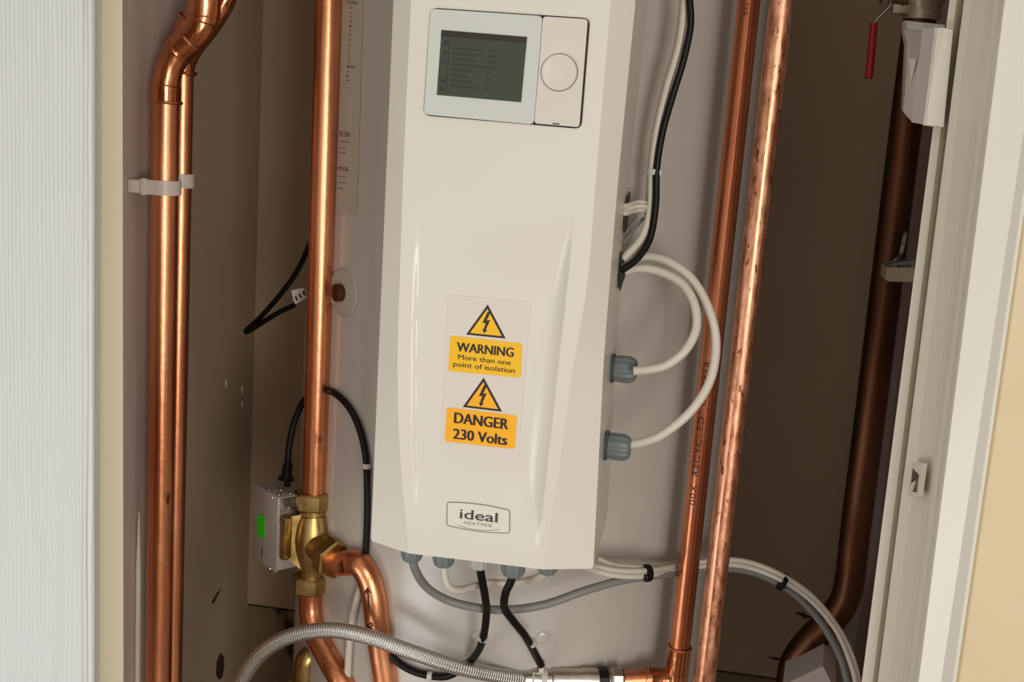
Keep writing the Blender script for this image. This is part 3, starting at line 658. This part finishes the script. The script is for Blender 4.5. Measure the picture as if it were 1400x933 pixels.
# right hand pipes
Y1 = 1.20
p1 = thing('copper_pipe', at(926, 885, Y1), 'reddish copper pipe right of the control box, ending in a tee near the bottom', 'pipe')
q0 = at(1024.2, 0, Y1); q1 = at(929.5, 885, Y1)
obj('straight_pipe', tube([q0+(q0-q1)*0.15, q1+(q1-q0)*0.02], 0.0110, 36, smooth=False), 'copper_red', p1)
dn = (q1-q0).normalized()
obj('tee', tube([q1, q1+dn*0.5], 0.0125, 32, smooth=False), 'copper_fitting', p1)
obj('collar', torus(q1, dn, 0.0124, 0.0013), 'copper_fitting', p1)
tb = at(921, 929, Y1)
obj('tee_branch', tube([tb, at(900, 929, 1.195), at(886, 928, 1.19)], 0.0122, 28, 6), 'copper_fitting', p1)
obj('collar', torus(at(886, 928, 1.19), Vector((1, 0, 0)), 0.0124, 0.0013), 'copper_fitting', p1)
obj('branch_stub', tube([at(890, 928, 1.19), at(845, 931, 1.18)], 0.0100, 28, smooth=False), 'copper_red', p1)
# printed words along the pipe
def on_pipe1(s, y):
    """s px down the pipe, y px across"""
    t = s/((q1-q0).length*1400); c = q0.lerp(q1, s/892.0)
    e = dn.cross(Vector((0, 1, 0))).normalized(); a = y
    n = Vector((-0.30, -1, 0)).normalized(); e = n.cross(dn).normalized()
    th = a/14.6; return c+(n*math.cos(th)+e*math.sin(th))*0.01125
bm = bmesh.new()
def ptext(s_bottom, txt, w, h=9):
    put_text(bm, txt, lambda x, y: on_pipe1(s_bottom-x, 4.0-y if True else 0), w, h, 0.0, 1.15)
ptext(682, '100X', 36); ptext(634, 'RECYCLED', 84); ptext(534, 'COPPER', 62); ptext(20, 'EN', 14, 5)
obj('lettering', bm, 'marker', p1, smooth=False, kind='stuff')
p2 = thing('copper_pipe', at(960, 933, 1.13), 'spotted tarnished copper pipe, furthest right of the bright pipes', 'pipe')
r0_, r1_ = at(1068.8, 0, 1.13), at(963, 933, 1.13)
obj('straight_pipe', tube([r0_+(r0_-r1_)*0.15, r1_+(r1_-r0_)*0.25], 0.0110, 36, smooth=False), 'copper_spotted', p2)
# brown pipe and what hangs on it
YR = 1.40
p3 = thing('brown_pipe', at(1180, 700, YR), 'dark brown oxidised copper pipe beside the right door frame, bent left at the bottom', 'pipe')
obj('bent_pipe', tube([at(1262, -30, YR), at(1260, 5, YR), at(1235, 200, YR), at(1193, 540, YR), at(1170, 720, YR), at(1162, 790, YR), at(1154, 822, YR), at(1136, 848, YR), at(1108, 876, YR), at(1090, 900, YR), at(1082, 925, YR), at(1078, 990, YR), at(1065, 1150, YR), at(1045, 1400, YR)], 0.0178, 36, 10), 'copper_brown', p3)
bv = thing('ball_valve', at(1262, 0, YR), 'dull brass ball valve with red lever at the top right', 'valve')
vax = (at(1262, 0, YR)-at(1257, 40, YR)).normalized()
obj('valve_body', lathe(at(1259, 27, YR-0.005), vax, [(0, 0.0185), (0.0, 0.0195), (0.006, 0.020), (0.0085, 0.020), (0.009, 0.0188), (0.012, 0.0192), (0.024, 0.024), (0.05, 0.028)], 36), 'valve_metal', bv)
obj('valve_boss', box(bmesh.new(), at(1232, 13, YR-0.01), (0.020, 0.014, 0.010), 0, 0.001), 'valve_metal', bv)
obj('stem', lathe(at(1245, 2, YR-0.01), Vector((-1, -0.35, 0.02)), [(0, 0.0070), (0.012, 0.0070), (0.012, 0.0045), (0.03, 0.0045)], 20), 'brass_dark', bv)
obj('stem_nut', lathe(at(1212, 1, YR-0.045), Vector((-1, -0.2, 0.02)), [(0, 0.006), (0.006, 0.006), (0.006, 0.002)], 6), 'nickel', bv, smooth=False)
obj('lever_arm', tube([at(1217, -6, YR-0.045), at(1217, 8, YR-0.045), at(1214, 12, YR-0.045), at(1199, 27, YR-0.045), at(1194.5, 34, YR-0.045)], 0.0033, 10, smooth=False, flat=0.5), 'nickel', bv)
o = obj('lever_grip', tube([at(1194.8, 31, YR-0.045), at(1191.5, 70, YR-0.045), at(1188.5, 100, YR-0.045), at(1188.0, 108, YR-0.045)], lambda t: 0.0043 if t < 0.93 else 0.0034, 14), 'red', bv)
tag(o, 'red plastic lever grip')
wb = thing('white_housing', at(1270, 100, 1.22), 'white plastic angular housing beside the right door frame under the valve', 'plastic housing')
def panel(name, pts, d, m): return obj(name, prism(bmesh.new(), [at(*p) for p in pts], Vector(d)), m, wb, smooth=False)
panel('back_panel', [(1237, 28, 1.30), (1292, 34, 1.30), (1280, 150, 1.30), (1236, 150, 1.30), (1240, 60, 1.30), (1237, 45, 1.30)], (0, 0.02, 0), 'gloss_pale')
panel('side_wing', [(1243, 80, 1.235), (1262, 82, 1.22), (1248, 168, 1.22), (1234, 152, 1.235)], (0.01, 0.03, 0), 'plastic_white')
panel('wing_rib', [(1242, 79, 1.232), (1253, 81, 1.222), (1245, 117, 1.228)], (0, 0.003, 0), 'gloss_pale')
panel('front_cover', [(1261.5, 39, 1.20), (1279, 39, 1.195), (1262.5, 170, 1.195), (1246, 167, 1.20)], (0.012, 0.05, 0), 'plastic_white')
panel('corner_post', [(1279, 38, 1.012), (1291, 38.5, 1.006), (1303, 41, 1.006), (1290, 174, 1.006), (1276, 173, 1.006), (1262.5, 171, 1.012)], (0.001, 0.012, 0), 'gloss_white')
panel('post_edge', [(1278, 37, 1.015), (1281, 37, 1.010), (1265, 172, 1.010), (1262, 171, 1.015)], (0, 0.003, 0), 'gloss_pale')
panel('top_tab', [(1240, 30, 1.27), (1263, 32, 1.27), (1262, 42, 1.27), (1240, 40, 1.27)], (0, 0.01, 0), 'gloss_pale')
pk = thing('pipe_bracket', at(1230, 372, 1.36), 'beige block bracket on the brown pipe with greenish corroded screw', 'pipe clip')
obj('bracket_block', prism(bmesh.new(), [at(*p) for p in ((1212, 366, 1.345), (1250, 366, 1.345), (1250, 386, 1.345), (1214, 385, 1.345), (1210.5, 382, 1.345))], Vector((0.0, 0.05, 0))), 'beige_block', pk, smooth=False)
obj('block_top', prism(bmesh.new(), [at(*p) for p in ((1213, 360, 1.36), (1250, 357, 1.36), (1250, 365, 1.348), (1212, 365, 1.348))], Vector((0, 0.02, 0.0))), 'verdigris', pk, smooth=False)
obj('corroded_screw', tube([at(1222, 358, 1.36), at(1231, 350, 1.36), at(1235, 334, 1.365), at(1238, 318, 1.37)], 0.0024, 8), 'verdigris', pk)
cp = thing('white_carton', at(1110, 940, 1.32), 'pale carton corner poking up at the bottom right below the brown pipe', 'carton')
obj('carton_body', prism(bmesh.new(), [at(1070, 938, 1.32), at(1125, 911, 1.32), at(1142, 945, 1.32), at(1150, 1180, 1.32), at(1060, 1180, 1.32)], Vector((0.01, 0.10, 0))), 'paper', cp, smooth=False)

# ------------------------------------------------------------------ braided hose and inline valve
hz = thing('braided_hose', at(520, 880, 1.115), 'braided stainless steel flexible hose arching across the bottom pipes', 'hose')
HP = [(262, 1420), (270, 1200), (293, 1020), (322, 950), (338, 918), (362, 890), (398, 870), (448, 862), (500, 870), (560, 891), (620, 911), (675, 923), (722, 930)]
obj('braid', tube([at(x, y, 1.105+0.045*max(0, (x-600)/120)) for x, y in HP], 0.0082, 28, 12, uv=True), 'braid', hz)
he = at(716, 929, 1.148); hd = (at(850, 931, 1.178)-he).normalized()
obj('crimp_collar', lathe(he, hd, [(0, 0.0085), (0.001, 0.0095), (0.009, 0.0095), (0.010, 0.0085)], 28), 'nickel', hz)
iv = thing('isolation_valve', at(780, 930, 1.165), 'nickel plated inline valve between braided hose and copper tee', 'valve')
dist = lambda px: (at(px, 931, 1.165)-at(716, 929, 1.165)).length
obj('valve_body', lathe(he, hd, [(dist(728), 0.009), (dist(728), 0.0115), (dist(740), 0.0115), (dist(742), 0.0105), (dist(752), 0.0105), (dist(755), 0.0125), (dist(790), 0.0125), (dist(800), 0.0135), (dist(815), 0.0130), (dist(833), 0.0115)], 40), 'nickel', iv, angle=30)
obj('hex_nut', lathe(he, hd, [(dist(726), 0.009), (dist(726), 0.012), (dist(737), 0.0125), (dist(737), 0.009)], 6), 'nickel', iv, smooth=False)
obj('hex_nut', lathe(he, hd, [(dist(833), 0.010), (dist(834), 0.0138), (dist(837), 0.0146), (dist(849), 0.0146), (dist(852), 0.0130), (dist(852), 0.009)], 8), 'nickel', iv, smooth=False)
obj('black_band', lathe(he, hd, [(dist(816), 0.0125), (dist(817), 0.0142), (dist(829), 0.0150), (dist(831), 0.0125)], 10), 'cable_black', iv, smooth=False)
obj('clamp', lathe(he, hd, [(dist(738), 0.0105), (dist(738), 0.0128), (dist(746), 0.0128), (dist(746), 0.0105)], 28), 'plastic_white', iv)
obj('clamp_tab', box(bmesh.new(), at(741, 912, 1.15), (0.0055, 0.008, 0.012), 0, 0.001), 'plastic_white', iv)
obj('test_port', lathe(at(780, 935, 1.155), Vector((0, -1, 0.3)), [(0, 0.006), (0.002, 0.006), (0.003, 0.005), (0.003, 0.0001)], 24), 'brass_dark', iv)

# ------------------------------------------------------------------ cables
def cable(name, pts, r, m, label, group=None, cat='cable', seg=14):
    o = obj(name, tube([at(*p) if not isinstance(p, Vector) else p for p in pts], r, seg, 8), m); return tag(o, label, cat, group)
# cords down the right of the box
cable('black_cable', [(940, -40, 1.135), (943, 0, 1.135), (944, 35, 1.135), (935, 80, 1.135), (920, 130, 1.135), (906, 180, 1.138), (898, 230, 1.138), (896.5, 280, 1.135), (889, 325, 1.13), (872, 353, 1.12), (850, 370, 1.11)], 0.0034, 'cable_black', 'black cable swinging down beside the control box into its side slot')
cable('white_cable', [(934, -40, 1.142), (936, 0, 1.142), (929, 60, 1.142), (912, 120, 1.142), (898, 180, 1.143), (891.5, 232, 1.143), (889, 285, 1.14), (877, 325, 1.13), (851, 355, 1.12)], 0.0037, 'cable_white', 'white cable hugging the black one down the box right side, upper of two')
cable('white_cable', [(933, -40, 1.150), (934, 0, 1.150), (926, 60, 1.150), (909, 120, 1.150), (896, 180, 1.151), (889.5, 232, 1.151), (886, 295, 1.148), (880, 335, 1.14), (866, 357, 1.13), (849, 367, 1.12)], 0.0036, 'cable_white', 'white cable half hidden between black cable and tank, lower of two')
cable('white_cable', [(855, 371, 1.125), (875, 367, 1.125), (903, 372, 1.125), (932, 388, 1.12), (949, 415, 1.11), (952, 448, 1.10), (938, 478, 1.09), (912, 499, 1.085), (885, 506, 1.083), (866, 507.5, 1.082)], 0.0043, 'cable_white', 'inner white looped cable entering the upper grey side gland')
cable('white_cable', [(868, 352, 1.135), (890, 351, 1.135), (918, 360, 1.13), (948, 384, 1.125), (970, 425, 1.115), (979, 470, 1.11), (971, 520, 1.10), (945, 562, 1.09), (908, 593, 1.085), (880, 605, 1.083), (858, 608.5, 1.082)], 0.0043, 'cable_white', 'outer white looped cable entering the lower grey side gland')
for k, (dy, yy) in enumerate(((-5, 1.136), (0, 1.130), (5, 1.136))):
    cable('lead_wire', [(855, 287+dy, 1.12), (868, 283+dy, yy), (878, 282+dy, yy+0.004), (887, 284+dy, yy+0.01)], 0.0024, 'cable_white', ['top', 'middle', 'bottom'][k]+' of three short white wires crossing into the upper side slot', cat='wire', seg=10)
for k, (a_, b_) in enumerate((((853, 322), (871, 296)), ((852, 333), (880, 298)))):
    cable('grey_wire', [(a_[0], a_[1], 1.13), ((a_[0]+b_[0])/2, (a_[1]+b_[1])/2, 1.14), (b_[0], b_[1], 1.145)], 0.0015, 'cable_grey', ['short thin grey wire slanting into slot, upper', 'longer thin grey wire slanting behind the white cables, lower'][k], cat='wire', seg=8)
def tie(c, d, R, m, label, tail=True, pad=0.0, name='cable_tie', w=0.0026, flat=1.0):
    t = thing(name, c, label, 'cable tie'); d = d.normalized()
    x, y = frame_of(d)
    obj('strap', lathe(c-d*w, d, [(0, R-0.0008), (0, R+0.0006), (2*w, R+0.0006), (2*w, R-0.0008)], 20), m, t)
    if tail: obj('tie_head', box(bmesh.new(), c+Vector((0.0, -(R+0.001), -0.001)), (0.005, 0.004, 0.0055), 0, 0.0008), m, t)
    if pad: obj('pad', box(bmesh.new(), c+Vector((0, R+0.001, 0)), (0.013, 0.002, 0.010), 0, 0.0006), m, t)
    return t
tie(at(895.5, 235, 1.143), at(900, 215, 1.14)-at(894, 250, 1.14), 0.0078, 'tie_clear', 'clear tie binding black and white cables right of the box', tail=False)
# actuator lead
cable('black_cable', [(393, 665, 1.235), (393.5, 630, 1.235), (397, 600, 1.236), (405, 570, 1.238), (418, 545, 1.238), (436, 533, 1.236), on_tank(456, 537, 0.005), on_tank(477, 557, 0.005), on_tank(492, 588, 0.005), on_tank(500, 625, 0.005), on_tank(502, 665, 0.005), on_tank(502, 710, 0.005), on_tank(500, 760, 0.005)], 0.0037, 'cable_black', 'black cable arching from the silver actuator over behind the upright pipe')
cg = thing('cord_grip', at(393, 656, 1.225), 'ribbed black cord grip on top of the silver actuator', 'cord grip')
obj('grip', lathe(at(391, 657, 1.222), at(395, 624, 1.236)-at(391, 657, 1.222), [(0, 0.0095), (0.003, 0.009), (0.004, 0.0065), (0.0075, 0.0063), (0.0080, 0.0052), (0.0095, 0.0052), (0.010, 0.0062), (0.0125, 0.0060), (0.013, 0.005), (0.0145, 0.005), (0.015, 0.0058), (0.0185, 0.0055), (0.019, 0.0045), (0.022, 0.0045)], 24), 'cable_black', cg, angle=25)
tie(on_tank(501.0, 637, 0.005), Vector((0.02, 0, 1)), 0.0042, 'tie_clear', 'small clear clip on the black cable left of the box', tail=False, pad=1, name='cable_clip')
cable('black_cable', [(440, 290, 1.25), (428, 322, 1.26), (418, 347, 1.27), (403, 376, 1.28), (380, 407, 1.29), (356, 434, 1.30), (338, 451, 1.30), (340, 453, 1.298), (362, 439, 1.29), (382, 427, 1.285), (402, 417.5, 1.28)], 0.0031, 'cable_black', 'black cable folded back to a white plug, left of the upright pipe')
pg = thing('wire_plug', at(408, 405, 1.28), 'small white wire connector plug at the end of the folded black cable', 'connector')
q = [at(*p, 1.275) for p in ((398, 397.5), (415, 393.5), (419, 407), (404, 416.5), (401, 411))]
obj('plug_body', prism(bmesh.new(), q, Vector((0, 0.01, 0))), 'plastic_white', pg, smooth=False)
for k in range(3): obj('plug_slot', tube([at(404+k*5.2, 405.5-k*3.6, 1.2745), at(406.5+k*5, 411-k*3.4, 1.2745)], 0.0011, 6, smooth=False), 'dark_gap', pg)
# cables below the box
GY = 1.04
cable('grey_cable', [(564, 755, 1.045), (567, 777, 1.05), (583, 803, 1.07), (612, 821, 1.085), (650, 831, 1.09), (695, 834, 1.09), (745, 827, 1.095), (800, 808, 1.11), (850, 794, 1.135), (890, 788, 1.165), (935, 782, 1.225), (985, 777, 1.262), (1030, 783, 1.28), (1075, 804, 1.28), (1112, 838, 1.27), (1140, 880, 1.26), (1157, 925, 1.25), (1165, 1000, 1.25), (1160, 1150, 1.25), (1140, 1400, 1.25)], 0.0043, 'cable_grey', 'grey cable from the leftmost bottom gland sweeping right with the white bundle')
cable('off_white_cable', [(607.5, 762, 1.045), (607.5, 783, 1.047), (613, 801, 1.05), (628, 807, 1.06), (648, 802, 1.075), (670, 797, 1.09), (695, 798, 1.095), (722, 794, 1.085), (738, 788, 1.06), (750, 779, 1.046)], 0.0036, 'cable_white', 'off-white cable looping between two glands under the control box')
cable('black_cable', [(656, 765, 1.045), (657.5, 785, 1.047), (663, 815, 1.06), (665, 840, 1.08), (660, 875, 1.10), (650, 896, 1.12), (636, 910, 1.132), on_tank(612, 925, 0.006), on_tank(585, 924, 0.006), on_tank(560, 916, 0.006), on_tank(540, 902, 0.006), on_tank(525, 880, 0.006)], 0.0040, 'cable_black', 'black cable from the middle gland curving left behind the braided hose')
cable('black_cable', [(703, 775, 1.045), (699, 794, 1.047), (691, 812, 1.05), (690, 832, 1.065), (702, 850, 1.08), (718, 870, 1.10), (731, 893, 1.13), (740, 910, 1.145)], 0.0040, 'cable_black', 'black cable from the fourth gland running down to the inline valve')
tie(at(660.5, 872, 1.10), at(663, 850, 1.09)-at(658, 885, 1.11), 0.0045, 'tie_clear', 'clear clip on the black cable under the middle gland', tail=False, name='cable_clip')
tie(at(727, 879, 1.115), at(718, 868, 1.10)-at(733, 895, 1.13), 0.0045, 'tie_clear', 'clear clip on the black cable just above the inline valve', tail=False, name='cable_clip')
tie(on_tank(588, 925, 0.006), Vector((1, 0, 0.05)), 0.0045, 'tie_clear', 'clear clip low on the black cable behind the braided hose', tail=False, name='cable_clip')
def bundle(dy, dY):
    return [(795, 772+dy*0.5, 1.09+dY), (815, 778+dy*0.8, 1.115+dY), (845, 784+dy, 1.13+dY), (885, 784+dy, 1.158+dY), (930, 776+dy*0.8, 1.22+dY), (985, 769+dy*0.9, 1.252+dY), (1025, 773+dy, 1.27+dY), (1070, 791+dy, 1.27+dY), (1110, 819+dy, 1.26+dY), (1142, 857+dy, 1.25+dY), (1162-dy*0.4, 897+dy, 1.245+dY), (1173-dy*0.6, 940, 1.24+dY), (1178-dy*0.6, 1010, 1.24+dY), (1174-dy*0.6, 1150, 1.24+dY), (1150-dy*0.6, 1400, 1.24+dY)]
cable('white_cable', [at(*p) for p in bundle(-3.5, 0)], 0.0030, 'cable_white', 'upper white cable of the tied bundle sweeping right behind the pipes')
cable('white_cable', [at(*p) for p in bundle(3.5, -0.003)], 0.0030, 'cable_white', 'lower white cable of the tied bundle sweeping right behind the pipes')
cable('white_cable', [(818, 764, 1.14), (840, 773, 1.14), (870, 776, 1.152), (900, 774, 1.19), (930, 769, 1.235), (980, 767, 1.27)], 0.0026, 'cable_white', 'short visible top white cable of the bundle against the tank')
tie(at(884, 784, 1.157), at(895, 783, 1.165)-at(870, 785, 1.15), 0.0085, 'cable_black', 'black tie round the cable bundle below the box corner')
tie(at(1070, 796, 1.272), at(1085, 803, 1.27)-at(1055, 785, 1.27), 0.0095, 'cable_black', 'black tie round the cable bundle right of the spotted pipe')
cable('pale_cable', [on_tank(x, y, 0.005) for x, y in ((500, 795), (490, 812), (482, 845), (477, 890), (474, 960), (470, 1100), (462, 1400))], 0.0040, 'cable_white', 'pale cable dropping behind the copper bends under the brass valve')

# groups of repeats
for o in bpy.data.objects:
    if 'category' not in o: continue
    l = o['label']
    for key, g in (('tiny pale chips', 'tiny pale chips on the left wall'), ('tied bundle', 'white cables of the tied bundle'), ('looped cable entering', 'looped white cables into the side glands'),
                   ('short white wires', 'short white wires at the upper side slot'), ('thin grey wire', 'thin grey wires at the side slot'), ('clear clip', 'clear clips on the black cables'),
                   ('black tie', 'black ties round the cable bundle'), ('clipped pair', 'clipped pair of copper pipes at far left')):
        if key in l: o['group'] = g
